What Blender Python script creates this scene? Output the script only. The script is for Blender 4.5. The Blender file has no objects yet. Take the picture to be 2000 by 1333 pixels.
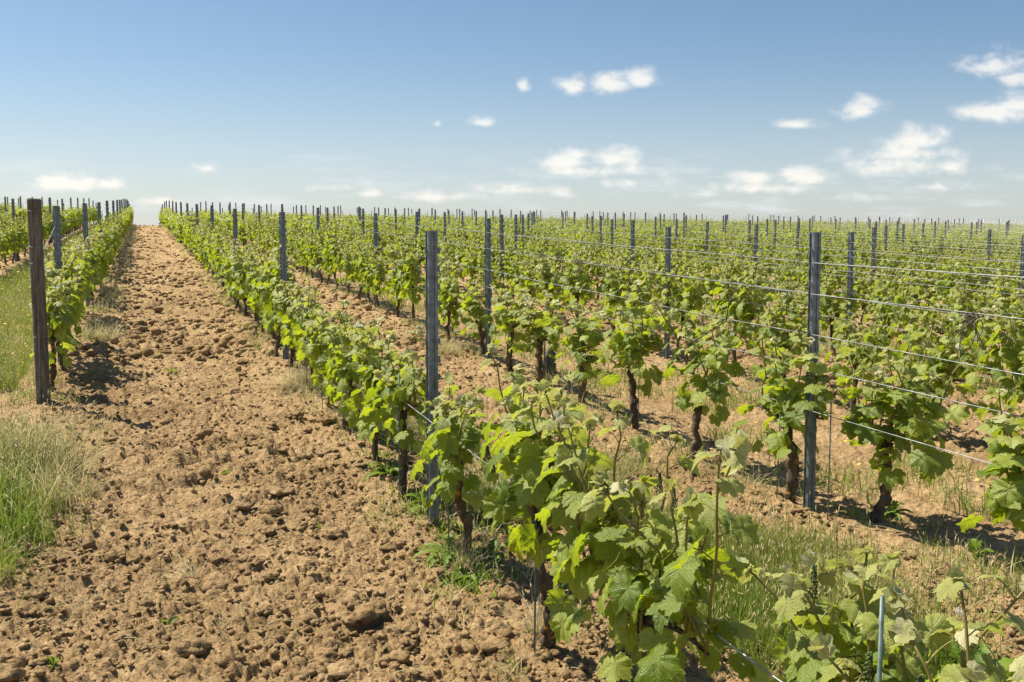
import bpy, math, random
import numpy as np
from mathutils import Vector, Matrix

# ------------------------------------------------------------------ camera, sky, sun
C = bpy.context.scene
col = C.collection
rad = math.radians
PITCH = math.atan(196.5/1950)
CAMZ = 1.64
cam_d = bpy.data.cameras.new('camera'); cam = bpy.data.objects.new('camera', cam_d); col.objects.link(cam)
cam_d.sensor_width = 36; cam_d.lens = 36*1950/2000
cam_d.clip_start = 0.05; cam_d.clip_end = 3000
cam.location = (0, 0, CAMZ); cam.rotation_euler = (math.pi/2 - PITCH, 0, 0)
C.camera = cam
C.render.engine = 'CYCLES'
C.cycles.use_denoising = True
C.cycles.max_bounces = 6; C.cycles.diffuse_bounces = 1; C.cycles.glossy_bounces = 2
C.cycles.transmission_bounces = 4; C.cycles.transparent_max_bounces = 4
C.view_settings.view_transform = 'Standard'; C.view_settings.look = 'None'
C.view_settings.exposure = 0.75; C.view_settings.gamma = 1

SUN_AZ, SUN_EL = rad(-62), rad(55)       # azimuth measured from the view direction (+Y), clockwise
sd = Vector((math.sin(SUN_AZ)*math.cos(SUN_EL), math.cos(SUN_AZ)*math.cos(SUN_EL), math.sin(SUN_EL)))
sun_d = bpy.data.lights.new('sun', 'SUN'); sun = bpy.data.objects.new('sun', sun_d); col.objects.link(sun)
sun_d.energy = 5.0; sun_d.angle = rad(0.5); sun_d.color = (1.0, 0.91, 0.73)
sun.rotation_euler = sd.to_track_quat('Z', 'Y').to_euler()

W = bpy.data.worlds.new('World'); C.world = W; W.use_nodes = True
nt = W.node_tree; nt.nodes.clear()
def N(t, typ, **k):
    n = t.nodes.new(typ)
    for a, b in k.items():
        if a.startswith('i_'):
            n.inputs[int(a[2:])].default_value = b
        else: setattr(n, a, b)
    return n
def M(t, op, a, b=None, c=None, clamp=False):
    n = t.nodes.new('ShaderNodeMath'); n.operation = op; n.use_clamp = clamp
    for i, v in enumerate((a, b, c)):
        if v is None: continue
        if isinstance(v, (int, float)): n.inputs[i].default_value = v
        else: t.links.new(v, n.inputs[i])
    return n.outputs[0]
def px_dir(px, py):
    x = (px-1000)/1950; y = (666.5-py)/1950
    f = Vector((0, math.cos(PITCH), -math.sin(PITCH))); u = Vector((0, math.sin(PITCH), math.cos(PITCH)))
    d = f + u*y + Vector((x, 0, 0))
    return d.x/d.y, d.z/d.y
sky = N(nt, 'ShaderNodeTexSky', sky_type='NISHITA', sun_disc=False)
sky.sun_elevation = SUN_EL; sky.sun_rotation = SUN_AZ; sky.altitude = 200
sky.air_density = 1.0; sky.dust_density = 0.8; sky.ozone_density = 2.2
bg = N(nt, 'ShaderNodeBackground'); bg.inputs[1].default_value = 0.065
hs = N(nt, 'ShaderNodeHueSaturation'); hs.inputs['Saturation'].default_value = 1.1; nt.links.new(sky.outputs[0], hs.inputs['Color'])
nt.links.new(hs.outputs[0], bg.inputs[0])
tc = N(nt, 'ShaderNodeTexCoord'); sep = N(nt, 'ShaderNodeSeparateXYZ'); nt.links.new(tc.outputs['Generated'], sep.inputs[0])
ymax = M(nt, 'MAXIMUM', sep.outputs[1], 0.05)
ca = M(nt, 'DIVIDE', sep.outputs[0], ymax); ce = M(nt, 'DIVIDE', sep.outputs[2], ymax)
# clouds anchored in the sky: (x, y, half width, half height, strength) in photo pixels, turned into directions
CL = [(1022,170,14,17,.8),(1115,170,30,30,1.05),(1195,168,42,26,1.1),(1252,158,38,24,1.0),(855,242,11,14,.7),(942,240,28,13,.8),
      (402,330,28,16,.8),(1555,245,46,14,.85),(1682,216,46,30,.9),(1945,225,85,26,1.0),(1990,205,55,30,1.0),(1950,130,75,34,.72),(1985,160,42,22,.8),
      (1110,318,70,24,.95),(1195,312,60,26,1.05),(1160,335,150,22,.72),(1130,305,36,18,.95),(1000,372,80,18,.8),(860,385,120,17,.7),(1240,360,90,16,.6),(1095,380,34,16,.65),
      (1480,350,60,22,.85),(1570,350,80,22,.95),(1510,368,120,22,.65),(1800,278,55,36,1.0),(1770,300,110,30,.85),(1850,328,60,22,.8),(1740,330,110,34,.7),(1820,368,90,16,.65),(1360,380,60,14,.5),
      (130,360,75,24,1.0),(215,362,50,18,.85),(655,368,70,14,.65),(600,306,42,8,.45),(820,360,22,8,.4),(310,395,60,14,.6),(1690,385,70,14,.5),(1935,330,30,14,.4),(720,380,60,12,.6)]
mask = None
for (x, y, sx, sy, s) in CL:
    a, e = px_dir(x, y)
    dx = M(nt, 'MULTIPLY', M(nt, 'SUBTRACT', ca, a), 1950/(sx*1.5))
    dy = M(nt, 'MULTIPLY', M(nt, 'SUBTRACT', ce, e), 1950/(sy*1.42))
    dy = M(nt, 'MULTIPLY', dy, M(nt, 'ADD', 1.0, M(nt, 'MULTIPLY', M(nt, 'LESS_THAN', dy, 0), .7)))
    r2 = M(nt, 'ADD', M(nt, 'MULTIPLY', dx, dx), M(nt, 'MULTIPLY', dy, dy))
    m = M(nt, 'MULTIPLY', M(nt, 'SUBTRACT', 1.0, M(nt, 'SQRT', r2)), s)
    mask = m if mask is None else M(nt, 'MAXIMUM', mask, m)
cv = N(nt, 'ShaderNodeCombineXYZ'); nt.links.new(ca, cv.inputs[0]); nt.links.new(M(nt, 'MULTIPLY', ce, 1.5), cv.inputs[1])
cn = N(nt, 'ShaderNodeTexNoise'); cn.inputs['Scale'].default_value = 30; cn.inputs['Detail'].default_value = 12; cn.inputs['Roughness'].default_value = .60
cn.inputs['Distortion'].default_value = .25
nt.links.new(cv.outputs[0], cn.inputs['Vector'])
cn2 = N(nt, 'ShaderNodeTexNoise'); cn2.inputs['Scale'].default_value = 60; cn2.inputs['Detail'].default_value = 6
nt.links.new(cv.outputs[0], cn2.inputs['Vector'])
dens = M(nt, 'ADD', M(nt, 'MULTIPLY', mask, 1.5), M(nt, 'MULTIPLY', M(nt, 'SUBTRACT', cn.outputs['Fac'], .5), 2.3))
dens = M(nt, 'ADD', dens, M(nt, 'MULTIPLY', M(nt, 'SUBTRACT', cn2.outputs['Fac'], .5), .5))
mr = N(nt, 'ShaderNodeMapRange', interpolation_type='SMOOTHSTEP'); nt.links.new(dens, mr.inputs[0])
mr.inputs[1].default_value = .08; mr.inputs[2].default_value = 1.4; mr.inputs[4].default_value = .72
inm = N(nt, 'ShaderNodeMapRange', interpolation_type='SMOOTHSTEP'); nt.links.new(mask, inm.inputs[0]); inm.inputs[1].default_value = -.12; inm.inputs[2].default_value = .18
cf = M(nt, 'MULTIPLY', mr.outputs[0], inm.outputs[0])
# thin streaky cloud low over the horizon
cv3 = N(nt, 'ShaderNodeCombineXYZ'); nt.links.new(ca, cv3.inputs[0]); nt.links.new(M(nt, 'MULTIPLY', ce, 5.0), cv3.inputs[1])
cn3 = N(nt, 'ShaderNodeTexNoise'); cn3.inputs['Scale'].default_value = 9; cn3.inputs['Detail'].default_value = 10; cn3.inputs['Roughness'].default_value = .62; nt.links.new(cv3.outputs[0], cn3.inputs['Vector'])
st = N(nt, 'ShaderNodeMapRange', interpolation_type='SMOOTHSTEP'); nt.links.new(cn3.outputs['Fac'], st.inputs[0]); st.inputs[1].default_value = .48; st.inputs[2].default_value = .72; st.inputs[4].default_value = .6
lo = N(nt, 'ShaderNodeMapRange', interpolation_type='SMOOTHSTEP'); nt.links.new(ce, lo.inputs[0]); lo.inputs[1].default_value = .11; lo.inputs[2].default_value = .04
cf = M(nt, 'MAXIMUM', cf, M(nt, 'MULTIPLY', st.outputs[0], lo.outputs[0]))
bgc = N(nt, 'ShaderNodeBackground'); bgc.inputs[1].default_value = .72
ccr = N(nt, 'ShaderNodeValToRGB'); nt.links.new(dens, ccr.inputs[0]); ccr.color_ramp.elements[0].position = .2; ccr.color_ramp.elements[0].color = (.72, .74, .78, 1)
ccr.color_ramp.elements[1].position = .95; ccr.color_ramp.elements[1].color = (.95, .90, .82, 1); nt.links.new(ccr.outputs[0], bgc.inputs[0])
# pale haze near the horizon, painted into the sky colour
hz = N(nt, 'ShaderNodeMapRange', interpolation_type='SMOOTHERSTEP'); nt.links.new(ce, hz.inputs[0])
hz.inputs[1].default_value = .24; hz.inputs[2].default_value = -.06; hz.inputs[3].default_value = 0; hz.inputs[4].default_value = .42
bgh = N(nt, 'ShaderNodeBackground'); bgh.inputs[0].default_value = (0.73, 0.775, 0.86, 1); bgh.inputs[1].default_value = .64
mx0 = N(nt, 'ShaderNodeMixShader'); nt.links.new(hz.outputs[0], mx0.inputs[0]); nt.links.new(bg.outputs[0], mx0.inputs[1]); nt.links.new(bgh.outputs[0], mx0.inputs[2])
mx = N(nt, 'ShaderNodeMixShader'); nt.links.new(cf, mx.inputs[0]); nt.links.new(mx0.outputs[0], mx.inputs[1]); nt.links.new(bgc.outputs[0], mx.inputs[2])
wo = N(nt, 'ShaderNodeOutputWorld'); nt.links.new(mx.outputs[0], wo.inputs[0])

# ------------------------------------------------------------------ land
rng = np.random.default_rng(11)
random.seed(5)
PSI = rad(20.2); SP, CP = math.sin(PSI), math.cos(PSI)
D = 5.73
SLOPE = .0398
V0, VS = 1.48, 2.34                       # cross position of the first row right of the path, row spacing
def uv2xy(u, v): return -u*SP + v*CP, u*CP + v*SP
def xy2uv(x, y): return -x*SP + y*CP, x*CP + y*SP
def d2u(d, v): return ((d*D - .163)/.995 - v*SP)/CP
def base_h(x, y):
    x = np.asarray(x, float); y = np.asarray(y, float)
    u, v = xy2uv(x, y)
    cr = 66 + np.clip(v, 0, 90)*.12
    t = np.maximum(0, u-cr)
    z = SLOPE*u - np.where(t < 40, .0016*t*t, .0016*1600 + .128*(t-40)) 
    z = np.where(u < 4.6, SLOPE*4.6 + (u-4.6)*.024, z)
    side = np.where(v < 15, -.019*v, -.285 - .0075*(v-15))
    side = np.where(v < -6, .114 + .004*(-(v+6)), side)
    return z + side - .225
def vhash(ix, iy, s):
    n = (ix.astype(np.int64)*73856093) ^ (iy.astype(np.int64)*19349663) ^ (s*83492791)
    n = (n ^ (n >> 13)) * 1274126177 & 0x7fffffff
    n = (n ^ (n >> 15)) * 668265263 & 0x7fffffff
    n = (n ^ (n >> 14)) & 0xffffff
    return n / float(0x1000000)
def vnoise(x, y, s=0):
    ix = np.floor(x); iy = np.floor(y); fx = x-ix; fy = y-iy
    fx = fx*fx*(3-2*fx); fy = fy*fy*(3-2*fy)
    a = vhash(ix, iy, s); b = vhash(ix+1, iy, s); c = vhash(ix, iy+1, s); d = vhash(ix+1, iy+1, s)
    return (a*(1-fx)+b*fx)*(1-fy) + (c*(1-fx)+d*fx)*fy - .5
def clods(x, y, cell, prob, s, fl=.75):
    gx = x/cell; gy = y/cell; ix = np.floor(gx); iy = np.floor(gy)
    h = np.zeros_like(x)
    for dx in (-1, 0, 1):
        for dy in (-1, 0, 1):
            cx = ix+dx; cy = iy+dy
            on = vhash(cx, cy, s+3) < prob
            px = cx+.15+.7*vhash(cx, cy, s); py = cy+.15+.7*vhash(cx, cy, s+1)
            r = .28+.5*vhash(cx, cy, s+2)
            an = 6.28*vhash(cx, cy, s+4); ca_, sa_ = np.cos(an), np.sin(an)
            ex = (gx-px)*ca_+(gy-py)*sa_; ey = -(gx-px)*sa_+(gy-py)*ca_
            q = np.clip(1-(ex*ex+ey*ey*1.9)/(r*r), 0, 1)
            top = np.minimum(q, .55+.3*vhash(cx, cy, s+5))*1.15
            h = np.maximum(h, np.where(on, np.sqrt(top)*r*fl*(q > 0), 0))
    return h*cell
def tilled(u, v):
    """1 on broken soil, lower on the grassy strips and under the rows"""
    k = (v-V0)/VS; g = np.floor(k); f = k-g
    grass = (g == -2) | (g == 1) | ((g >= 3) & (np.mod(g, 2) == 1))
    edge = np.minimum(f, 1-f)*VS
    t = np.where(grass, .65, 1.0)
    return t * np.clip(.75 + edge*.8, 0, 1)
def land_h(x, y, fine=True):
    x = np.asarray(x, float); y = np.asarray(y, float)
    u, v = xy2uv(x, y)
    z = base_h(x, y)
    t = tilled(u, v)
    r = np.hypot(x, y)
    k = (v-V0)/VS; f = np.abs(k-np.round(k))*VS            # distance from the nearest row
    z = z + .07*np.exp(-(f/.30)**2)*(vnoise(u*.9, v*2, 21)*.7+.8)   # ridge of earth along each row
    z = z + t*(.035*vnoise(x*1.3, y*1.3, 1) + .035*vnoise(x*3.1, y*3.1, 2))
    if fine:
        wx = x + .05*vnoise(x*14, y*14, 5) + .02*vnoise(x*37, y*37, 6); wy = y + .05*vnoise(x*14, y*14, 7) + .02*vnoise(x*37, y*37, 8)
        amp = .25+1.9*np.clip(vnoise(x*1.3, y*1.3, 31)+.35, 0, 1)**1.3
        z = z + t*amp*(clods(wx, wy, .20, .16, 40, .30) + clods(wx, wy, .10, .34, 50, .36))
        bl = lambda s_, q: np.abs(vnoise(wx*s_+q, wy*s_-q, int(s_)))
        z = z + t*(.050*bl(6, 1.7) + .042*bl(15, 5.1)*np.clip(.4+2*vnoise(x*1.9, y*1.9, 91), 0, 1.3) + .030*bl(33, 3.3) + np.where(r < 20, .018*bl(70, 9.2), 0))
        z = z + t*np.where(r < 30, clods(wx+.3, wy, .055, .5, 60, .50), 0)
        z = z + t*np.where(r < 12, clods(wx, wy+.2, .03, .55, 70, .6), 0)
        z = z + t*(.022*vnoise(x*9, y*9, 3) + .012*vnoise(x*22, y*22, 4))
        z = z + t*np.where(r < 14, .008*vnoise(x*55, y*55, 9), 0)
    return z
def gz(x, y): return float(land_h(np.array([x]), np.array([y]), False)[0])

# ------------------------------------------------------------------ mesh helpers
def mk(name, verts, polys, mat, parent=None, smooth=True, attrs=None, uv=None):
    """polys: list of int arrays (n,k)"""
    me = bpy.data.meshes.new(name)
    verts = np.asarray(verts, np.float32)
    polys = [np.asarray(p, np.int32) for p in polys if len(p)]
    loops = np.concatenate([p.ravel() for p in polys]); tot = np.concatenate([np.full(len(p), p.shape[1], np.int32) for p in polys])
    st = np.concatenate([[0], np.cumsum(tot)[:-1]]).astype(np.int32)
    me.vertices.add(len(verts)); me.vertices.foreach_set('co', verts.ravel())
    me.loops.add(len(loops)); me.loops.foreach_set('vertex_index', loops)
    me.polygons.add(len(tot)); me.polygons.foreach_set('loop_start', st)
    try: me.polygons.foreach_set('loop_total', tot)
    except Exception: pass
    me.polygons.foreach_set('use_smooth', np.full(len(tot), smooth, bool))
    me.update(calc_edges=True)
    for k, a in (attrs or {}).items():
        at = me.attributes.new(k, 'FLOAT', 'POINT'); at.data.foreach_set('value', np.asarray(a, np.float32))
    if uv is not None:
        l = me.uv_layers.new(name='UVMap'); l.data.foreach_set('uv', np.asarray(uv, np.float32)[loops].ravel())
    me.validate()
    if mat: me.materials.append(mat)
    o = bpy.data.objects.new(name, me); col.objects.link(o)
    if parent: o.parent = parent
    return o
class Acc:
    def __init__(s): s.v = []; s.p = {}; s.n = 0; s.a = {}; s.uv = []
    def add(s, v, ps, uv=None, **at):
        v = np.asarray(v, float)
        for p in ps:
            p = np.asarray(p, np.int64)
            if len(p): s.p.setdefault(p.shape[1], []).append(p+s.n)
        s.v.append(v); s.n += len(v)
        for k, a in at.items(): s.a.setdefault(k, []).append(np.broadcast_to(a, (len(v),)))
        if uv is not None: s.uv.append(uv)
    def tube(s, P, R, n=6, cap=True, **at):
        P = np.asarray(P, float); R = np.broadcast_to(np.asarray(R, float), (len(P),))
        T = np.gradient(P, axis=0); T /= np.linalg.norm(T, axis=1)[:, None]+1e-9
        ref = np.array([0, 0, 1.]) if abs(T[0][2]) < .9 else np.array([1., 0, 0])
        V = []
        a = np.linspace(0, 2*np.pi, n, endpoint=False)
        nrm = np.cross(T[0], ref); nrm /= np.linalg.norm(nrm)
        for i in range(len(P)):
            nrm = nrm - T[i]*np.dot(nrm, T[i]); nrm /= np.linalg.norm(nrm)+1e-9
            b = np.cross(T[i], nrm)
            V.append(P[i] + R[i]*(np.cos(a)[:, None]*nrm + np.sin(a)[:, None]*b))
        V = np.concatenate(V); k = np.arange(n); q = []
        for i in range(len(P)-1):
            q.append(np.stack([i*n+k, i*n+(k+1) % n, (i+1)*n+(k+1) % n, (i+1)*n+k], 1))
        ps = [np.concatenate(q)]
        if cap:
            m = len(V); V = np.vstack([V, P[0], P[-1]]); e = (len(P)-1)*n
            ps.append(np.concatenate([np.stack([np.full(n, m), (k+1) % n, k], 1), np.stack([np.full(n, m+1), e+k, e+(k+1) % n], 1)]))
        s.add(V, ps, **at)
    def box(s, lo, hi, **at):
        x0, y0, z0 = lo; x1, y1, z1 = hi
        v = [(x0,y0,z0),(x1,y0,z0),(x1,y1,z0),(x0,y1,z0),(x0,y0,z1),(x1,y0,z1),(x1,y1,z1),(x0,y1,z1)]
        s.add(v, [[(0,3,2,1),(4,5,6,7),(0,1,5,4),(1,2,6,5),(2,3,7,6),(3,0,4,7)]], **at)
    def build(s, name, mat, parent=None, smooth=True):
        return mk(name, np.concatenate(s.v), [np.concatenate(x) for x in s.p.values()], mat, parent, smooth,
                  {k: np.concatenate(a) for k, a in s.a.items()}, np.concatenate(s.uv) if s.uv else None)
def props(o, label=None, cat=None, group=None, kind=None):
    for k, v in (('label', label), ('category', cat), ('group', group), ('kind', kind)):
        if v: o[k] = v
    return o
def empty(name, loc, rz=0):
    o = bpy.data.objects.new(name, None); col.objects.link(o); o.location = loc; o.rotation_euler = (0, 0, rz); o.empty_display_size = .1
    return o
def copy_tree(o, parent=None):
    c = o.copy(); col.objects.link(c); c.parent = parent
    for ch in list(o.children): copy_tree(ch, c)
    return c

# ------------------------------------------------------------------ materials
def newmat(name):
    m = bpy.data.materials.new(name); m.use_nodes = True; t = m.node_tree; t.nodes.clear()
    out = N(t, 'ShaderNodeOutputMaterial'); return m, t, out
def noise(t, scale, detail=4, rough=.55, vec=None, coord='Object', scl=None):
    n = N(t, 'ShaderNodeTexNoise'); n.inputs['Scale'].default_value = scale; n.inputs['Detail'].default_value = detail; n.inputs['Roughness'].default_value = rough
    if vec is None:
        c = N(t, 'ShaderNodeTexCoord'); vec = c.outputs[coord]
    if scl:
        mp = N(t, 'ShaderNodeMapping'); mp.inputs['Scale'].default_value = scl; t.links.new(vec, mp.inputs[0]); vec = mp.outputs[0]
    t.links.new(vec, n.inputs['Vector']); return n.outputs['Fac']
def ramp(t, fac, stops):
    r = N(t, 'ShaderNodeValToRGB'); e = r.color_ramp.elements
    while len(e) < len(stops): e.new(.5)
    for i, (p, c) in enumerate(stops): e[i].position = p; e[i].color = (*c, 1)
    t.links.new(fac, r.inputs[0]); return r.outputs[0]
def mixc(t, f, a, b, mode='MIX'):
    n = N(t, 'ShaderNodeMix', data_type='RGBA', blend_type=mode)
    for i, v in ((0, f), (6, a), (7, b)):
        if hasattr(v, 'is_linked') or hasattr(v, 'links'): t.links.new(v, n.inputs[i])
        elif isinstance(v, tuple): n.inputs[i].default_value = (*v, 1) if len(v) == 3 else v
        else: n.inputs[i].default_value = v
    return n.outputs[2]
def bump(t, h, strength, dist):
    b = N(t, 'ShaderNodeBump'); b.inputs['Strength'].default_value = strength; b.inputs['Distance'].default_value = dist
    t.links.new(h, b.inputs['Height']); return b.outputs[0]
def prin(t, out, colr, rough=.6, metal=0, nrm=None, spec=.5):
    p = N(t, 'ShaderNodeBsdfPrincipled')
    for k, v in (('Base Color', colr), ('Roughness', rough), ('Metallic', metal), ('Specular IOR Level', spec)):
        if isinstance(v, tuple): p.inputs[k].default_value = (*v, 1)
        elif isinstance(v, (int, float)): p.inputs[k].default_value = v
        else: t.links.new(v, p.inputs[k])
    if nrm is not None: t.links.new(nrm, p.inputs['Normal'])
    if out: t.links.new(p.outputs[0], out.inputs[0])
    return p

def soil_mat(name):
    m, t, out = newmat(name)
    n1 = noise(t, 1.1, 5, .6); n2 = noise(t, 17, 5, .65); n3 = noise(t, 110, 4, .7)
    s = M(t, 'ADD', M(t, 'MULTIPLY', n1, .35), M(t, 'ADD', M(t, 'MULTIPLY', n2, .4), M(t, 'MULTIPLY', n3, .25)))
    c = ramp(t, s, [(.34, (.18, .112, .052)), (.45, (.36, .240, .118)), (.55, (.51, .352, .185)), (.66, (.68, .51, .31))])
    v = N(t, 'ShaderNodeTexVoronoi'); v.inputs['Scale'].default_value = 60; tc_ = N(t, 'ShaderNodeTexCoord'); t.links.new(tc_.outputs['Object'], v.inputs['Vector'])
    h = M(t, 'ADD', M(t, 'MULTIPLY', n3, .6), M(t, 'ADD', M(t, 'MULTIPLY', noise(t, 330, 3, .7), .35), M(t, 'MULTIPLY', v.outputs['Distance'], -.5)))
    v2 = N(t, 'ShaderNodeTexVoronoi'); v2.inputs['Scale'].default_value = 13; v2.inputs['Detail'].default_value = 2; t.links.new(tc_.outputs['Object'], v2.inputs['Vector'])
    n4 = noise(t, 8, 6, .75)
    b1 = N(t, 'ShaderNodeBump'); b1.inputs['Strength'].default_value = .8; b1.inputs['Distance'].default_value = .09
    t.links.new(M(t, 'ADD', n4, M(t, 'MULTIPLY', v2.outputs['Distance'], -.45)), b1.inputs['Height'])
    b2 = N(t, 'ShaderNodeBump'); b2.inputs['Strength'].default_value = .9; b2.inputs['Distance'].default_value = .011
    t.links.new(h, b2.inputs['Height']); t.links.new(b1.outputs[0], b2.inputs['Normal'])
    prin(t, out, c, .95, 0, b2.outputs[0], .15)
    return m
MSOIL = soil_mat('dry_tilled_soil')

def leaf_mat(name, far=False):
    m, t, out = newmat(name)
    age = N(t, 'ShaderNodeAttribute', attribute_name='age').outputs['Fac']
    rnd = N(t, 'ShaderNodeAttribute', attribute_name='rnd').outputs['Fac']
    top = mixc(t, rnd, (.055, .110, .005), (.165, .235, .018)) if far else mixc(t, rnd, (.070, .135, .004), (.23, .30, .018))
    pale = N(t, 'ShaderNodeMapRange'); t.links.new(rnd, pale.inputs[0]); pale.inputs[1].default_value = .66; pale.inputs[2].default_value = 1.0; pale.inputs[4].default_value = .2 if far else .34
    top = mixc(t, pale.outputs[0], top, (.46, .50, .19))
    top = mixc(t, age, top, (.46, .47, .16))
    tipm = N(t, 'ShaderNodeMapRange'); t.links.new(age, tipm.inputs[0]); tipm.inputs[1].default_value = .88; tipm.inputs[2].default_value = 1.1
    top = mixc(t, tipm.outputs[0], top, (.66, .63, .42))
    und = mixc(t, age, (.19, .26, .07), (.48, .50, .25))
    tr = mixc(t, rnd, (.44, .60, .008), (.66, .78, .02)); tr = mixc(t, age, tr, (.62, .62, .16))
    nrm = None
    if not far:
        uvn = N(t, 'ShaderNodeUVMap', uv_map='UVMap'); sp = N(t, 'ShaderNodeSeparateXYZ'); t.links.new(uvn.outputs[0], sp.inputs[0])
        x = sp.outputs[0]; y = M(t, 'ABSOLUTE', sp.outputs[1]); vein = None
        for k, th in enumerate((0, 50, 105)):
            cx, sx = math.cos(rad(th)), math.sin(rad(th))
            al = M(t, 'ADD', M(t, 'MULTIPLY', x, cx), M(t, 'MULTIPLY', y, sx))
            ac = M(t, 'ABSOLUTE', M(t, 'SUBTRACT', M(t, 'MULTIPLY', y, cx), M(t, 'MULTIPLY', x, sx)))
            on = M(t, 'GREATER_THAN', al, 0)
            main = M(t, 'MULTIPLY', M(t, 'SUBTRACT', 1.0, M(t, 'MULTIPLY', ac, 55), clamp=True), on)
            # side veins leaving the main vein at an angle
            w = M(t, 'FRACT', M(t, 'MULTIPLY', M(t, 'SUBTRACT', al, M(t, 'MULTIPLY', ac, .95)), 9))
            w = M(t, 'ABSOLUTE', M(t, 'SUBTRACT', w, .5))
            sv = M(t, 'MULTIPLY', M(t, 'SUBTRACT', 1.0, M(t, 'MULTIPLY', w, 9), clamp=True), on)
            sv = M(t, 'MULTIPLY', sv, M(t, 'LESS_THAN', ac, .16))
            g = M(t, 'MAXIMUM', main, M(t, 'MULTIPLY', sv, .55))
            vein = g if vein is None else M(t, 'MAXIMUM', vein, g)
        pk = noise(t, 26, 3, .6, vec=uvn.outputs[0])
        h = M(t, 'SUBTRACT', M(t, 'MULTIPLY', pk, 1.6), M(t, 'MULTIPLY', vein, .8))
        nrm = bump(t, h, .5, .0040)
        top = mixc(t, M(t, 'MULTIPLY', vein, .6), top, (.32, .36, .12))
        und = mixc(t, M(t, 'MULTIPLY', vein, .5), und, (.45, .46, .25))
        tr = mixc(t, M(t, 'MULTIPLY', vein, .5), tr, (.13, .20, .01))
    geo = N(t, 'ShaderNodeNewGeometry')
    c = mixc(t, geo.outputs['Backfacing'], top, und)
    p = prin(t, None, c, .55 if far else .36, 0, nrm, .3 if far else .45)
    try: p.inputs['Sheen Weight'].default_value = .05; p.inputs['Sheen Roughness'].default_value = .4
    except Exception: pass
    tb = N(t, 'ShaderNodeBsdfTranslucent'); t.links.new(tr, tb.inputs[0])
    if nrm is not None: t.links.new(nrm, tb.inputs[1])
    mx_ = N(t, 'ShaderNodeMixShader'); mx_.inputs[0].default_value = .30 if far else .38
    t.links.new(p.outputs[0], mx_.inputs[1]); t.links.new(tb.outputs[0], mx_.inputs[2]); t.links.new(mx_.outputs[0], out.inputs[0])
    return m
MLEAF = leaf_mat('vine_leaf'); MLEAFF = leaf_mat('vine_leaf_far', True)

def bark_mat(name, a, b, lichen):
    m, t, out = newmat(name)
    n1 = noise(t, 30, 5, .65, scl=(1, 1, .16)); n2 = noise(t, 90, 3, .6, scl=(1, 1, .3))
    c = ramp(t, n1, [(.35, a), (.62, b)])
    if lichen:
        l = noise(t, 22, 4, .6); f = N(t, 'ShaderNodeMapRange'); t.links.new(l, f.inputs[0]); f.inputs[1].default_value = .60; f.inputs[2].default_value = .66
        c = mixc(t, f.outputs[0], c, (.50, .26, .03))
    h = M(t, 'ADD', n1, M(t, 'MULTIPLY', n2, .4))
    prin(t, out, c, .9, 0, bump(t, h, 1, .012), .2)
    return m
MBARK = bark_mat('vine_bark', (.035, .026, .018), (.17, .13, .09), True)
MWOOD = bark_mat('weathered_wood', (.070, .066, .052), (.215, .20, .155), False)
MDEAD = bark_mat('dead_cane', (.06, .05, .04), (.24, .20, .16), False)
m, t, out = newmat('green_shoot')
ag = N(t, 'ShaderNodeAttribute', attribute_name='age').outputs['Fac']
MSHOOT = m; prin(t, out, mixc(t, ag, (.085, .065, .022), (.34, .30, .07)), .5)
m, t, out = newmat('flower_bud'); MBUD = m; prin(t, out, ramp(t, noise(t, 60), [(.4, (.035, .065, .015)), (.6, (.10, .15, .04))]), .6)
m, t, out = newmat('galvanised_steel'); MSTEEL = m
n1 = noise(t, 26, 3, .5); n2 = noise(t, 6, 4, .6, scl=(1, 1, .3))
prin(t, out, ramp(t, M(t, 'ADD', M(t, 'MULTIPLY', n1, .5), M(t, 'MULTIPLY', n2, .5)), [(.38, (.105, .13, .155)), (.6, (.26, .31, .35))]), ramp(t, n1, [(.3, (.38,)*3), (.7, (.58,)*3)]), .55, bump(t, n1, .15, .004))
m, t, out = newmat('galvanised_wire'); MWIRE = m; prin(t, out, ramp(t, noise(t, 9, 3), [(.4, (.20, .21, .22)), (.6, (.38, .40, .42))]), .5, .5)
m, t, out = newmat('green_stake'); MSTAKE = m; prin(t, out, ramp(t, noise(t, 30), [(.4, (.08, .13, .12)), (.6, (.16, .22, .22))]), .45, .2)
def grass_mat(name):
    m, t, out = newmat(name)
    dry = N(t, 'ShaderNodeAttribute', attribute_name='dry').outputs['Fac']
    c = ramp(t, dry, [(0, (.075, .160, .014)), (.45, (.22, .31, .04)), (.72, (.42, .38, .17)), (1, (.66, .55, .34))])
    p = prin(t, None, c, .55, 0, None, .4)
    tb = N(t, 'ShaderNodeBsdfTranslucent'); t.links.new(mixc(t, .5, c, (.35, .45, .05), 'SCREEN'), tb.inputs[0])
    x = N(t, 'ShaderNodeMixShader'); x.inputs[0].default_value = .35
    t.links.new(p.outputs[0], x.inputs[1]); t.links.new(tb.outputs[0], x.inputs[2]); t.links.new(x.outputs[0], out.inputs[0])
    return m
MGRASS = grass_mat('grass_blade')
m, t, out = newmat('yellow_petal'); MYEL = m; prin(t, out, (.85, .55, .02), .6)
m, t, out = newmat('seed_head'); MSEED = m; prin(t, out, (.75, .70, .66), .9)

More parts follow.
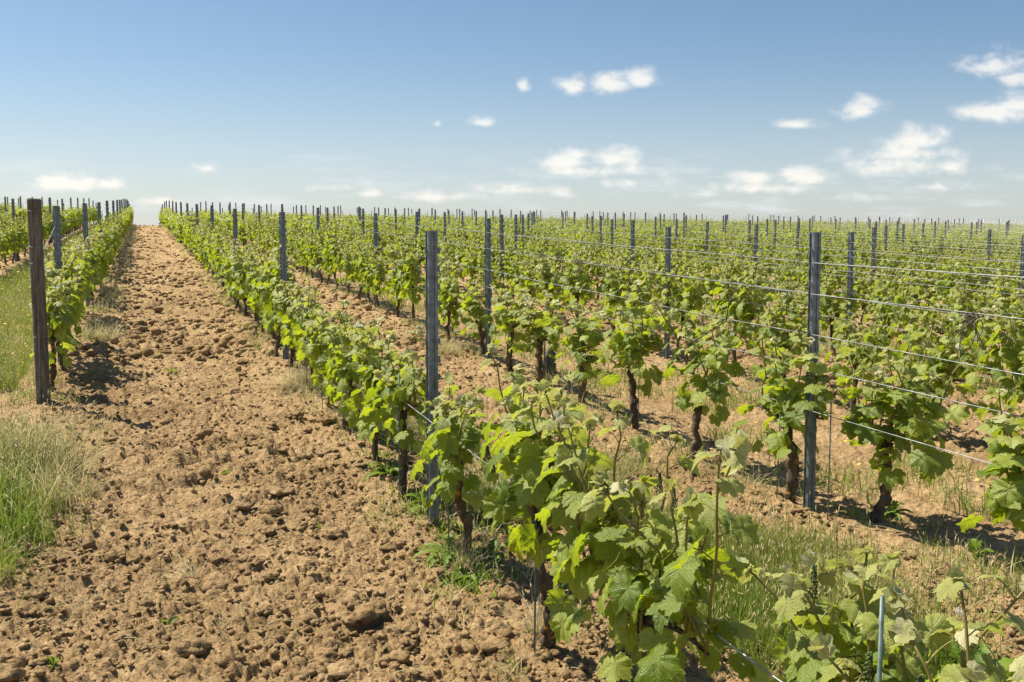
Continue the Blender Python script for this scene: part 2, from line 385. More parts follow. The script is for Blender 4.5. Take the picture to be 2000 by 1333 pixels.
# ------------------------------------------------------------------ ground sheet (finer where it is near)
ra = np.concatenate([np.geomspace(.4, 2.2, 14)[:-1], 2.2*np.exp(np.arange(0, math.log(13/2.2), .0036)), 13*np.exp(np.arange(.004, math.log(45/13), .0042)), 45*np.exp(np.arange(.01, math.log(110/45), .014)), np.geomspace(112, 900, 24)])
da = rad(.085)
ang = np.concatenate([np.linspace(-math.pi, rad(-36), 60)[:-1], np.arange(rad(-36), rad(36), da), np.linspace(rad(36), math.pi, 60)[:-1]])
A, R = np.meshgrid(ang, ra)
X = np.sin(A)*R; Y = np.cos(A)*R
Z = land_h(X.ravel(), Y.ravel())
nr, na = A.shape
idx = np.arange(nr*na).reshape(nr, na); nx = np.roll(idx, -1, 1)
quads = np.stack([idx[:-1], nx[:-1], nx[1:], idx[1:]], -1).reshape(-1, 4)[:, ::-1]
V = np.stack([X.ravel(), Y.ravel(), Z], 1)
V = np.vstack([V, [0, 0, float(base_h(0, 0))]])
cap = np.stack([np.full(na, nr*na), nx[0], idx[0]], 1)[:, ::-1]
ground = mk('ground', V, [quads, cap], MSOIL); props(ground, kind='structure')

# ------------------------------------------------------------------ leaves
TH = np.array([0, 10, 20, 27, 34, 44, 52, 62, 72, 80, 88, 98, 108, 120, 132, 145, 158, 168, 176, 180.])
RR = np.array([.64, .58, .50, .44, .47, .54, .58, .53, .46, .41, .44, .48, .50, .46, .43, .42, .38, .30, .16, .10])
def leaf_template(n, rings, teeth):
    th = np.linspace(-180, 180, n, endpoint=False)
    r = np.interp(np.abs(th), TH, RR)
    if teeth: r = r*(1+teeth*np.where(np.arange(n) % 2, .5, -.5)) 
    ts = np.linspace(0, 1, rings+1)[1:]
    x = np.concatenate([[0]]+[np.cos(np.radians(th))*r*q for q in ts]); y = np.concatenate([[0]]+[np.sin(np.radians(th))*r*q for q in ts])
    k = np.arange(n); tri = np.stack([np.zeros(n, int), 1+k, 1+(k+1) % n], 1); q = []
    for i in range(rings-1):
        a = 1+i*n; b = a+n; q.append(np.stack([a+k, b+k, b+(k+1) % n, a+(k+1) % n], 1))
    return x, y, tri, (np.concatenate(q) if q else np.zeros((0, 4), int))
LT = {'hero': leaf_template(52, 4, .11), 'mid': leaf_template(24, 2, .10), 'low': leaf_template(12, 1, .0), 'far': leaf_template(6, 1, 0)}
def add_leaf(acc, tpl, pos, m, n, size, age, rnd, rg):
    x, y, tri, q = tpl
    m = m/np.linalg.norm(m); n = n-m*np.dot(n, m); n /= np.linalg.norm(n)+1e-9; b = np.cross(n, m)
    fold = rg.uniform(-.25, .55)*(1+age); curl = rg.uniform(.1, 1.1); sd_ = rg.uniform(-.2, .9)
    th = np.arctan2(y, x); rr = np.hypot(x, y)
    asx = rg.uniform(.9, 1.1)
    z = fold*np.abs(y)*(1-.6*np.abs(y)) - curl*np.where(x > 0, x*x, .4*x*x) - sd_*y*y
    z = z + .16*rr*rr*np.sin(3*th+rg.uniform(0, 6)) + .09*rr*rr*np.sin(7*th+rg.uniform(0, 6)) + .035*np.sin(x*21+rg.uniform(0, 6))*np.sin(y*19+rg.uniform(0, 6))*(rr > .05)
    sk = rg.uniform(-.12, .12)
    lx = (x+sk*y)*size; ly = y*asx*size; lz = z*size
    v = pos + lx[:, None]*m + ly[:, None]*b + lz[:, None]*n
    acc.add(v, [tri, q], uv=np.stack([x, y], 1), age=age, rnd=rnd)

def wiggle(p0, p1, n, amp, rg):
    t = np.linspace(0, 1, n)[:, None]; P = p0*(1-t)+p1*t
    w = np.cumsum(rg.normal(0, 1, (n, 3)), 0); w -= w[0]*(1-t)+w[-1]*t
    return P + w*amp/np.sqrt(n)

SUNL = np.array(sd)
def make_vine(seed, lod, spread=.42, nsh=11, top=.50, extra=26, lsize=.135, lean=0.0, name='grape_vine', trunk_h=None, buds=0, custom=None, dens=1.0):
    """grape vine with local +Y along its row; parts trunk, shoots, leaves, flower_cluster"""
    rg = np.random.default_rng(seed)
    root = empty(name, (0, 0, 0))
    tpl = LT[lod]; sides = {'hero': 12, 'mid': 7, 'low': 5, 'far': 4}[lod]
    th = trunk_h or rg.uniform(.48, .56)
    tr = Acc(); head = np.array([rg.uniform(-.04, .04), rg.uniform(-.07, .07), th])
    n = {'hero': 26, 'mid': 12, 'low': 6, 'far': 4}[lod]
    P = wiggle(np.array([0, 0, -.12]), head, n, .05, rg)
    Rr = np.linspace(.030, .021, n)*(1+.18*rg.normal(0, 1, n).clip(-1.5, 1.5)); Rr[-2:] *= 1.35; Rr[:max(2, n//6)] *= 1.2
    tr.tube(P, Rr, sides)
    sh = Acc(); lf = Acc(); starts = []
    for s in (-1, 1):                                     # the two canes bent down along the wire
        e = head + np.array([rg.uniform(-.04, .04), s*spread*rg.uniform(.75, 1.1), rg.uniform(.02, .10)])
        mid = (head+e)/2 + np.array([0, 0, .05])
        t_ = np.linspace(0, 1, 7)[:, None]; Q = head*(1-t_)**2 + 2*mid*t_*(1-t_) + e*t_**2
        tr.tube(Q, np.linspace(.013, .006, 7), max(4, sides-3))
        for k in range(2, 7): starts.append(Q[k])
    starts += [head, head+np.array([0, 0, .02]), head-np.array([0, 0, .03])]
    lwires = []
    order = rg.permutation(len(starts))
    for i in range(nsh):
        p = starts[order[i % len(order)]] + rg.normal(0, .012, 3)
        L = top*rg.uniform(.55, 1.1)
        if custom and i < len(custom): p = np.array(custom[i][0]); L = custom[i][2]
        az = rg.uniform(0, 6.283); tilt = rg.uniform(.05, .5)
        d0 = np.array([math.cos(az)*tilt, math.sin(az)*tilt*1.1, 1.0])
        if custom and i < len(custom): d0 = np.array(custom[i][1], float)
        d0 = d0/np.linalg.norm(d0)
        nn = 8; t_ = np.linspace(0, 1, nn)[:, None]
        bend = rg.normal(0, .06, 3); bend[2] = 0
        Q = p + d0*L*t_ + bend*(t_**2) + rg.normal(0, .006, (nn, 3))
        sh.tube(Q, np.linspace(.0055, .0028, nn) if lod in ('hero', 'mid') else np.linspace(.006, .004, nn), 6 if lod == 'hero' else 4, age=np.repeat(np.linspace(0, .9, nn), 1).mean())
        phase = rg.uniform(0, 6.28); nl = max(4, int(L/.060*dens)); side = 0
        for j in range(nl):
            f = (j+.4)/nl; k = f*(nn-1); i0 = int(k); q = Q[i0]*(1-k+i0)+Q[min(i0+1, nn-1)]*(k-i0)
            side += math.pi + rg.normal(0, .45); a = phase+side
            o_ = np.array([math.cos(a), math.sin(a), 0]); young = max(0, (f-.55)/.45)
            sz = lsize*rg.uniform(.75, 1.12)*(1-.62*young)*(.8+.2*min(1, f*4)); pl = sz*rg.uniform(.45, .8)
            up = rg.uniform(.0, .7)+.3*young
            tip = q + o_*pl + np.array([0, 0, up*pl])
            if lod in ('hero', 'mid'): sh.tube(np.array([q, (q+tip)/2+np.array([0, 0, .008]), tip]), .0018 if lod == 'hero' else .0022, 4, cap=False, age=.35+.5*young)
            el = rg.uniform(.05, .95)*(1-.5*young); m_ = o_*math.cos(el)+np.array([0, 0, -math.sin(el)])
            n_ = np.array([0, 0, 1.]) + .38*rg.normal(0, 1, 3) + o_*.30 + .35*SUNL_local + .25*CAML_local
            add_leaf(lf, tpl, tip, m_, n_, sz, min(1, young*(.9 if lod in ('hero', 'mid') else .5)+rg.uniform(0, .16)), rg.uniform(0, 1), rg)
        if lod != 'far':                                  # unfolding tip
            for j in range(3):
                a = rg.uniform(0, 6.28); m_ = np.array([math.cos(a)*.7, math.sin(a)*.7, rg.uniform(-.3, .9)])
                add_leaf(lf, tpl if lod != 'hero' else LT['mid'], Q[-1]+rg.normal(0, .008, 3), m_, rg.normal(0, 1, 3)+np.array([0, 0, .4]), rg.uniform(.030, .062), rg.uniform(.85, 1.15)*(1 if lod in ('hero', 'mid') else .6), rg.uniform(), rg)
        if lod == 'hero' and rg.uniform() < .6:           # tendril
            k0 = rg.integers(3, 7); a = rg.uniform(0, 6.28); tt = np.linspace(0, 1, 12)
            e = Q[k0]+np.stack([math.cos(a)*.12*tt, math.sin(a)*.12*tt, .06*np.sin(tt*4)], 1)
            e += np.stack([.015*np.sin(tt*11)*tt, .015*np.cos(tt*11)*tt, 0*tt], 1); sh.tube(e, np.linspace(.0016, .0008, 12), 4, age=.8)
    for i in range(extra):                                # leaves of the inner and lower canopy
        f = rg.uniform(-1, 1); a = rg.uniform(0, 6.28); o_ = np.array([math.cos(a), math.sin(a), 0])
        p = head + np.array([0, f*spread*.95, rg.uniform(-.20, .24)]) + o_*rg.uniform(.06, .20)
        el = rg.uniform(.5, 1.35); m_ = o_*math.cos(el)+np.array([0, 0, -math.sin(el)])
        add_leaf(lf, tpl, p, m_, np.array([0, 0, .8])+.5*rg.normal(0, 1, 3)+o_*.6, lsize*rg.uniform(.7, 1.15), rg.uniform(0, .12), rg.uniform(0, 1), rg)
    tr.build('trunk', MBARK, root); sh.build('shoots', MSHOOT, root)
    lf.build('leaves', MLEAF if lod in ('hero', 'mid') else MLEAFF, root)
    for i in range(buds):
        a = rg.uniform(0, 6.28); p = head+np.array([rg.uniform(-.16, .16), rg.uniform(-.25, .25), rg.uniform(.08, .38)])
        bd = Acc(); L = rg.uniform(.05, .08)
        bd.tube(np.array([p, p+(0, 0, L)]), .0015, 4)
        ico, it = ICO
        for j in range(46):
            f = j/46; r_ = .011*(1-.75*f); a += 2.4
            bd.add(ico*.0036 + p + np.array([math.cos(a)*r_, math.sin(a)*r_, L*f+.004]), [it])
        bd.build('flower_cluster', MBUD, root)
    return root
import bmesh
def icos(sub):
    bm = bmesh.new(); bmesh.ops.create_icosphere(bm, subdivisions=sub, radius=1)
    v = np.array([x.co[:] for x in bm.verts]); f = np.array([[x.index for x in y.verts] for y in bm.faces]); bm.free(); return v, f
ICO = icos(1); ICO2 = icos(2); ICO3 = icos(3)
def w2l(v):   # world direction -> vine-local direction (local Y = along the row)
    return np.array([v[0]*CP+v[1]*SP, -v[0]*SP+v[1]*CP, v[2]])
SUNL_local = w2l(SUNL); CAML_local = w2l(np.array([0, -1., .3]))*0

# ------------------------------------------------------------------ labels
ORD = ['first','second','third','fourth','fifth','sixth','seventh','eighth','ninth','tenth','eleventh','twelfth','thirteenth','fourteenth','fifteenth','sixteenth','seventeenth','eighteenth','nineteenth','twentieth']
TEN = {20:'twenty',30:'thirty',40:'forty',50:'fifty'}
def ordw(n):
    if n <= 20: return ORD[n-1]
    if n % 10 == 0: return {30:'thirtieth',40:'fortieth',50:'fiftieth'}[n]
    return TEN[n//10*10]+'-'+ORD[n % 10-1]
def rowname(k):   # k=0 first row right of the path, -1 first left
    if k >= 0: return ('row just right of the path' if k == 0 else ordw(k+1)+' row right of the path')
    return ('row just left of the path' if k == -1 else ordw(-k)+' row left of the path')

def visible(x, y, z, mx=0, my=0):
    dep = y*math.cos(PITCH) - (z-CAMZ)*math.sin(PITCH)
    if dep < .3: return None
    px = 1000+1950*x/dep; py = 666.5-1950*((y*math.sin(PITCH)+(z-CAMZ)*math.cos(PITCH))/dep)
    if -mx/dep*1950 < px < 2000+mx/dep*1950 and -60 < py < 1333+my/dep*1950: return px, py, dep
    return None

# ------------------------------------------------------------------ posts
def post_phase(k):
    ph = {0: .978, 1: 1.077, 2: 1.2, 3: 1.25, 4: 1.31}
    if k >= 0: return ph.get(k, 1.31+.06*(k-4)+(.45*((k*37) % 11)/11 if k > 7 else 0))
    return {-1: 1.857, -2: .86, -3: 1.9}.get(k, 1.0+(k*.37) % 1)
def post_step(k): return .95 if k < 0 else 1.0
UEND = 96
rowsk = list(range(-11, 44))
def row_posts(k):
    v = V0+k*VS; out_ = []; d = post_phase(k)
    if k >= 6: d -= int(d-.6)
    while True:
        u = d2u(d, v)
        if u > UEND: break
        if d > .7: out_.append((u, v, d))
        d += post_step(k)
    return out_
def make_post(name='trellis_post', H=1.7):
    root = Acc(); w, dp, tk = .026, .034, .0028
    prof = [(-w-.008, dp), (-w-.008, dp-tk), (-w-tk*0, dp-tk), (-w, 0), (-.010, 0), (-.007, .006), (.007, .006), (.010, 0), (w, 0), (w, dp-tk), (w+.008, dp-tk), (w+.008, dp),
            (w-tk, dp), (w-tk, tk), (.012, tk), (.009, .009), (-.009, .009), (-.012, tk), (-w+tk, tk), (-w+tk, dp)]
    pr = np.array(prof); n = len(pr); zs = [-.3, H]
    v = np.concatenate([np.column_stack([pr, np.full(n, z)]) for z in zs]); k = np.arange(n)
    root.add(v, [np.stack([k, (k+1) % n, n+(k+1) % n, n+k], 1)])
    # top face as a strip between outer and inner outline
    a = [0, 1, 2, 3, 4, 5, 6, 7, 8, 9, 10, 11]
    tops = [(n+3, n+4, n+17, n+18), (n+4, n+5, n+16, n+17), (n+5, n+6, n+15, n+16), (n+6, n+7, n+14, n+15), (n+7, n+8, n+13, n+14), (n+8, n+9, n+12, n+13), (n+2, n+3, n+18, n+19), (n, n+1, n+2, n+19), (n+9, n+10, n+11, n+12)]
    root.p[4].append(np.array(tops))
    for z in np.arange(.18, H-.04, .10):                 # punched hooks on both edges
        for s in (-1, 1):
            x0 = s*(w+.003); x1 = s*(w+.017)
            root.box((min(x0, x1), dp-.017, z), (max(x0, x1), dp-.0145, z+.030))
            root.box((min(x1, x1-s*.003), dp-.017, z-.010), (max(x1, x1-s*.003), dp-.0145, z-.0002))
    o = root.build(name, MSTEEL, None, False)
    return o
posts = []
for k in rowsk:
    for j, (u, v, d) in enumerate(row_posts(k)):
        x, y = uv2xy(u, v); z = gz(x, y); vis = visible(x, y, z+1.0)
        if k < -1 and u < 8: continue
        if vis: posts.append((vis[2], k, j, x, y, z))
posts.sort()
pk = make_post()
hole = {}
STUFF_POST = []
for i, (dep, k, j, x, y, z) in enumerate(posts):
    rz = PSI + rng.normal(0, .06); rx, ry = rng.normal(0, .008, 2); zz = z - .02 + rng.normal(0, .012)
    if i < 240:
        o = pk if i == 0 else pk.copy()
        if i: col.objects.link(o)
        o.location = (x, y, zz); o.rotation_euler = (rx, ry, rz)
        lab = 'grey metal post, %s from the near end of the %s' % (ordw(j+1), rowname(k))
        props(o, lab, 'post', 'metal posts holding up the vine rows')
        posts[i] = posts[i]+(o,)
    else: STUFF_POST.append((x, y, zz+rng.normal(0, .06)))
for o_, lab in ((posts[0][-1], None),): pass
for p in posts[:240]:
    if p[1] == 0 and p[2] == 0: p[-1]['label'] = 'nearest galvanised post of the row just right of the path, wire curl at top'; p[-1].rotation_euler = (0, rad(.15), PSI-.02)
    if p[1] == 1 and p[2] == 0: p[-1]['label'] = 'tall galvanised post with open base, nearest on the right, four wires crossing it'; p[-1].rotation_euler = (0, rad(-.4), PSI+.02); p[-1].location.z = gz(p[3], p[4])+.03
if STUFF_POST:
    a = Acc()
    for (x, y, z) in STUFF_POST: a.tube([(x, y, z-.2), (x, y, z+1.7)], .032, 4)
    props(a.build('far_trellis_posts', MSTEEL), kind='stuff')

# ------------------------------------------------------------------ vines
vines = []   # (depth, k, x, y, z, u)
def add_row(k, us):
    v = V0+k*VS
    for q, u in enumerate(us):
        vv = v + rng.normal(0, .03) + (.07 if k == -1 and q < 2 else 0) + (.33 if (k, q) == (1, 1) else 0); x, y = uv2xy(u, vv); z = gz(x, y)
        vis = visible(x, y, z+.8, .55, 700)
        if vis: vines.append([vis[2], k, x, y, z, u])
for k in rowsk:
    v = V0+k*VS
    if k == 0: ds = [.26, .405, .55, .717, .905, 1.079, 1.215, 1.39, 1.54, 1.70]; u0 = d2u(1.88, v); us = [d2u(d, v) for d in ds]
    elif k == 1: ds = [.80, 1.045, 1.13, 1.304, 1.452, 1.64, 1.79, 1.95, 2.14]; u0 = d2u(2.32, v); us = [d2u(d, v) for d in ds]
    elif k == -1: us = [d2u(1.60, v)]; u0 = d2u(1.76, v)
    else: u0 = d2u(.78, v) if k > 0 else 9; us = []
    while u0 < 84+max(0, v)*.1:
        if rng.uniform() > .03: us.append(u0+rng.normal(0, .05))
        u0 += 1.04
    add_row(k, us)
vines.sort(key=lambda r: r[0])
rp = {k: row_posts(k) for k in rowsk}
ctr = {}
def vine_label(k, u, x, y):
    """counted from the post on its near side"""
    ps = [p for p in rp[k] if visible(*uv2xy(p[0], p[1]), gz(*uv2xy(p[0], p[1]))+1)]
    if k == -1: pass
    n = 0
    for p in ps:
        if p[0] < u: n += 1
    key = (k, n)
    ctr[key] = ctr.get(key, 0)+1; c = ctr[key]
    rn = rowname(k)
    if n == 0: return 'leafy vine, %s from the near end of the %s' % (ordw(c), rn)
    allj = [j for j, p in enumerate(rp[k]) if p in ps]
    return 'leafy vine, %s behind the %s metal post of the %s' % (ordw(c), ordw(allj[n-1]+1), rn)
HERO = {}
heroes = {(0, 0): dict(spread=.34, nsh=8, lsize=.12, top=.50, extra=16, trunk_h=.55), (0, 1): dict(spread=.42, nsh=17, lsize=.118, buds=3, top=.54, extra=50, trunk_h=.54), (0, 2): dict(spread=.46, nsh=17, lsize=.132, buds=6, top=.62, dens=.85, extra=40),
          (0, 3): dict(spread=.20, nsh=13, lsize=.136, buds=3, top=.52, extra=46, trunk_h=.64), (0, 4): dict(spread=.22, nsh=12, lsize=.125, extra=30, top=.36, trunk_h=.58), (0, 5): dict(spread=.24, nsh=12, extra=32, top=.40, lsize=.122, trunk_h=.58), (0, 6): dict(spread=.30, nsh=12, extra=32), (0, 7): dict(spread=.38, nsh=13, extra=36), (0, 8): dict(spread=.38, nsh=13, extra=34),
          (1, 0): dict(spread=.20, nsh=11, top=.6, trunk_h=.56), (1, 1): dict(spread=.26, nsh=13, top=.62, lsize=.125, extra=30, trunk_h=.55), (1, 2): dict(spread=.26, nsh=9, top=.56, extra=20, trunk_h=.55, lsize=.125), (1, 3): dict(spread=.20, nsh=8, extra=20, top=.54, trunk_h=.54, lsize=.125), (1, 4): dict(spread=.20, nsh=9, top=.52, extra=28, trunk_h=.54, lsize=.12), (1, 5): dict(spread=.20, nsh=9, extra=26, top=.50, trunk_h=.54, lsize=.12), (1, 6): dict(spread=.24, nsh=9, extra=24, top=.50, lsize=.12), (1, 7): dict(spread=.24, nsh=10, extra=24, top=.52, lsize=.12), (1, 8): dict(spread=.22, nsh=9, extra=22, top=.52, lsize=.12),
          (-1, 0): dict(spread=.30, nsh=10, extra=28, lsize=.12), (-1, 1): dict(spread=.40, nsh=13, extra=34)}
HLAB = {(0, 0): 'vine cut by the right frame edge in the lower right corner, pale puckered leaves', (0, 1): 'low vine around the blue-green stake in the bottom right foreground', (0, 2): 'big foreground vine with tall open shoots and dark flower clusters, bottom centre right',
        (0, 3): 'dense dark-leaved vine on a thick peeling trunk, just before the nearest left post', (0, 4): 'vine whose short trunk stands in dandelions right beside the nearest left post', (0, 5): 'pale-leaved vine immediately behind the nearest galvanised post of the path row',
        (1, 0): 'vine at the right frame edge with leaves hanging low over bare soil', (1, 1): 'bushy vine on a lichened trunk right of the tall nearest right post', (1, 2): 'vine on a forked lichened trunk just left of the tall nearest right post',
        (-1, 0): 'vine directly behind the round wooden end post left of the path'}
cnt = {}
MID = []; LOW = []; FAR = []
for i in range(7): MID.append(make_vine(100+i, 'mid', spread=.44, nsh=15, extra=60, lsize=.115, top=.58, dens=1.15))
for i in range(6): LOW.append(make_vine(200+i, 'low', spread=.48, nsh=15, extra=56, lsize=.120, top=.58, dens=1.1))
used = set()
vlist = []
far_src = []
def grab(seed):
    r = make_vine(seed, 'far', spread=.48, nsh=11, extra=34, lsize=.165, dens=.8, top=.56); out_ = []
    for ch in list(r.children):
        me = ch.data; n = len(me.vertices); v = np.empty(n*3, np.float32); me.vertices.foreach_get('co', v); v = v.reshape(-1, 3)
        nl = len(me.loops); li = np.empty(nl, np.int32); me.loops.foreach_get('vertex_index', li); lt = np.empty(len(me.polygons), np.int32); me.polygons.foreach_get('loop_total', lt); ls = np.cumsum(np.concatenate([[0], lt[:-1]]))
        tris = [li[ls[lt == kk][:, None]+np.arange(kk)] for kk in (3, 4) if (lt == kk).any()]
        at = {}
        for a_ in ('age', 'rnd'):
            if a_ in me.attributes: b_ = np.empty(n, np.float32); me.attributes[a_].data.foreach_get('value', b_); at[a_] = b_
        out_.append((ch.name.split('.')[0], v, tris, at)); bpy.data.objects.remove(ch); bpy.data.meshes.remove(me)
    bpy.data.objects.remove(r); return out_
for i in range(8): far_src.append(grab(300+i))
fl, ft = Acc(), Acc()
NIND = 300
for i, (dep, k, x, y, z, u) in enumerate(vines):
    if i < NIND:
        c = cnt.get(k, 0); cnt[k] = c+1
        lab = vine_label(k, u, x, y)
        if (k, c) in heroes:
            o = make_vine(1000+k*50+c, 'hero', **heroes[(k, c)]); lab = HLAB.get((k, c), lab); rz = PSI; s = 1.0; wide = 1.3 if k == 1 else 1.0
        else:
            wide = 1.0; src = MID if dep < 17 else LOW; q = int(rng.integers(len(src)))
            rz = PSI + (math.pi if rng.uniform() < .5 else 0) + rng.normal(0, .12); s = rng.uniform(.88, 1.12)
            if (id(src), q) not in used: o = src[q]; used.add((id(src), q))
            else: o = copy_tree(src[q])
        o.location = (x, y, z-.02+({(0, 3): .05, (0, 2): .04}.get((k, c), 0))); o.rotation_euler = (rng.normal(0, .03), rng.normal(0, .03), rz); sx = s*(.95 if k >= 1 and dep < 22 else 1)*wide; o.scale = (sx, sx, s*rng.uniform(.88, 1.10))
        props(o, lab, 'grape vine', 'young leafy grape vines planted in rows')
    else:
        a_ = PSI + (math.pi if rng.uniform() < .5 else 0)+rng.normal(0, .12); s = rng.uniform(.95, 1.2); ca_, sa_ = math.cos(a_)*s, math.sin(a_)*s
        Rm = np.array([[ca_, -sa_, 0], [sa_, ca_, 0], [0, 0, s]])
        for (nm, v, tr_, at) in far_src[int(rng.integers(8))]:
            w_ = v @ Rm.T + np.array([x, y, z-.02])
            if nm == 'leaves': fl.add(w_, tr_, **at)
            elif nm == 'trunk' and dep < 60: ft.add(w_, tr_)
for src in (MID, LOW):
    for q, o in enumerate(src):
        if (id(src), q) not in used:
            for ch in list(o.children): bpy.data.objects.remove(ch)
            bpy.data.objects.remove(o)
props(fl.build('distant_vine_foliage', MLEAFF), kind='stuff'); props(ft.build('distant_vine_trunks', MBARK), kind='stuff')

# ------------------------------------------------------------------ finding a spot of ground seen along a line from the eye
def gpx(px, py):
    x = (px-1000)/1950; y = (666.5-py)/1950
    d = np.array([x, math.cos(PITCH)+y*math.sin(PITCH), -math.sin(PITCH)+y*math.cos(PITCH)])
    a, b = .5, 200.
    tt = np.geomspace(.8, 160, 900); P = d[None]*tt[:, None]
    h = land_h(P[:, 0], P[:, 1], False) - (P[:, 2]+CAMZ)
    i = int(np.argmax(h > 0)); return P[i][0], P[i][1], gz(P[i][0], P[i][1])

# ------------------------------------------------------------------ loose clods on the soil
def scatter_clods(name, n, rmin, rmax, smin, smax, ico, seed, pw=2.5):
    rg = np.random.default_rng(seed); v0, f0 = ico; a = Acc()
    shapes = []
    for i in range(14):
        q = v0.copy(); ph = rg.uniform(0, 9, 3)
        for fr, am in ((1.7, .30), (3.6, .17), (7.5, .09)):
            q = q*(1+am*(np.sin(q[:, [0]]*fr+ph[0])*np.sin(q[:, [1]]*fr*1.1+ph[1])+np.sin(q[:, [2]]*fr*1.3+ph[2])*.7))
        q = q*(1+.07*rg.normal(0, 1, (len(q), 1))); q[:, 2] *= .72; shapes.append(q)
    r = (rmin**.6+(rmax**.6-rmin**.6)*rg.uniform(0, 1, n))**(1/.6); an = rg.uniform(rad(-33), rad(33), n)
    x = r*np.sin(an); y = r*np.cos(an); u, v = xy2uv(x, y); t = tilled(u, v); ok = (rg.uniform(0, 1, n) < (t > .7)*(.35+1.3*np.clip(vnoise(x*.9, y*.9, 31)+.45, 0, 1)))
    x, y = x[ok], y[ok]; z = land_h(x, y)
    for i in range(len(x)):
        sz = smin+(smax-smin)*rg.uniform()**pw; q = shapes[rg.integers(14)]*sz*rg.uniform(.75, 1.25, 3); b = rg.uniform(0, 6.28); c_, s_ = math.cos(b), math.sin(b)
        w_ = np.stack([q[:, 0]*c_-q[:, 1]*s_, q[:, 0]*s_+q[:, 1]*c_, q[:, 2]], 1)+np.array([x[i], y[i], z[i]+sz*.15])
        a.add(w_, [f0])
    props(a.build(name, MSOIL), kind='stuff')
scatter_clods('soil_crumbs', 70000, 1.6, 24, .004, .022, ICO, 3)
scatter_clods('soil_clods', 2600, 1.8, 26, .018, .066, ICO3, 4, 4.0)
scatter_clods('far_soil_clods', 34000, 12, 75, .022, .085, ICO, 5, 2.2)

# ------------------------------------------------------------------ grass
def blades(x, y, h, w, dry, rg, lean=.5, z=None, seeds=0.0, dirx=None):
    n = len(x); z = land_h(x, y, False)-.01 if z is None else z
    a = rg.uniform(0, 6.283, n) if dirx is None else dirx+rg.normal(0, .5, n)
    ln = np.abs(rg.normal(0, 1, n))*lean*h; fa = rg.uniform(0, 3.14, n)
    V = []; ts = (0, .35, .7, 1.0); ws = (1, .9, .6, 0)
    for t_, w_ in zip(ts, ws):
        cx = x+np.cos(a)*ln*t_**2; cy = y+np.sin(a)*ln*t_**2; cz = z+h*(t_-.25*(ln/h)*t_**2)
        ox = np.cos(fa)*w*w_*.5; oy = np.sin(fa)*w*w_*.5
        if w_ > 0: V += [np.stack([cx-ox, cy-oy, cz], 1), np.stack([cx+ox, cy+oy, cz], 1)]
        else: V += [np.stack([cx, cy, cz], 1)]
    V = np.stack(V, 1); b = np.arange(n)*7
    q = np.concatenate([np.stack([b, b+1, b+3, b+2], 1), np.stack([b+2, b+3, b+5, b+4], 1)]); tr_ = np.stack([b+4, b+5, b+6], 1)
    dr = np.repeat(dry[:, None], 7, 1)+np.array([0, 0, .04, .04, .10, .10, .2])
    acc = Acc(); acc.add(V.reshape(-1, 3), [q, tr_], dry=np.clip(dr, 0, 1).ravel())
    k = np.where(rg.uniform(0, 1, n) < seeds)[0]
    if len(k):                                            # seed heads: a slim spindle at the tip
        T = V[k, 6]; S = V[k, 5]*.5+V[k, 4]*.5; dv = T-S; dv /= np.linalg.norm(dv, axis=1)[:, None]+1e-9
        L = rg.uniform(.03, .06, len(k))[:, None]; wd = rg.uniform(.002, .0045, len(k))[:, None]
        sx = np.cross(dv, [0, 0, 1.]); sx /= np.linalg.norm(sx, axis=1)[:, None]+1e-9; sy = np.cross(dv, sx)
        P = [T-dv*L*.4, T+sx*wd, T+sy*wd, T-sx*wd, T-sy*wd, T+dv*L*.6]
        b = np.arange(len(k))*6; f = []
        for i in range(4): f += [np.stack([b, b+1+(i+1) % 4, b+1+i], 1), np.stack([b+5, b+1+i, b+1+(i+1) % 4], 1)]
        acc.add(np.stack(P, 1).reshape(-1, 3), [np.concatenate(f)], dry=rg.uniform(.75, 1, len(k)*6))
    return acc
def strip(n, v0, v1, u0, u1, hm, dry0, dry1, rg, w=.005, pw=1.7, patch=.0, seeds=.1, lean=.5):
    u = u0+(u1-u0)*rg.uniform(0, 1, n)**pw; v = rg.uniform(v0, v1, n)
    x, y = uv2xy(u, v)
    m_ = vnoise(x*1.6, y*1.6, 77)+.5*vnoise(x*4, y*4, 78) > patch-.3
    x, y, u = x[m_], y[m_], u[m_]
    dr = np.clip(rg.uniform(dry0, dry1, len(x))+.5*vnoise(x*.8, y*.8, 79), 0, 1)
    sc = 1+np.clip((np.hypot(x, y)-10)/25, 0, 2)
    return blades(x, y, hm*rg.uniform(.4, 1.25, len(x)), w*sc*rg.uniform(.7, 1.3, len(x)), dr, rg, lean, None, seeds)
rg = np.random.default_rng(42)
vL1, vL2 = V0-VS, V0-2*VS
props(strip(52000, vL2+.35, vL1-.30, d2u(1.66, vL1), 80, .22, .0, .62, rg, patch=.0, seeds=.25).build('meadow_grass', MGRASS), kind='stuff')
props(strip(26000, V0+VS+.45, V0+2*VS-.35, d2u(.8, V0+VS), 80, .20, .0, .5, rg, patch=.34, w=.007, lean=.7).build('meadow_grass', MGRASS), kind='stuff')
for k in (3, 5, 7, 9, 11):
    props(strip(16000, V0+k*VS+.4, V0+(k+1)*VS-.4, 8, 80, .24, .05, .7, rg, patch=.15, w=.007).build('meadow_grass', MGRASS), kind='stuff')
for k in (-3, -5): props(strip(7000, V0+k*VS+.4, V0+(k+1)*VS-.4, 18, 80, .24, .05, .7, rg, patch=.15, w=.007).build('meadow_grass', MGRASS), kind='stuff')
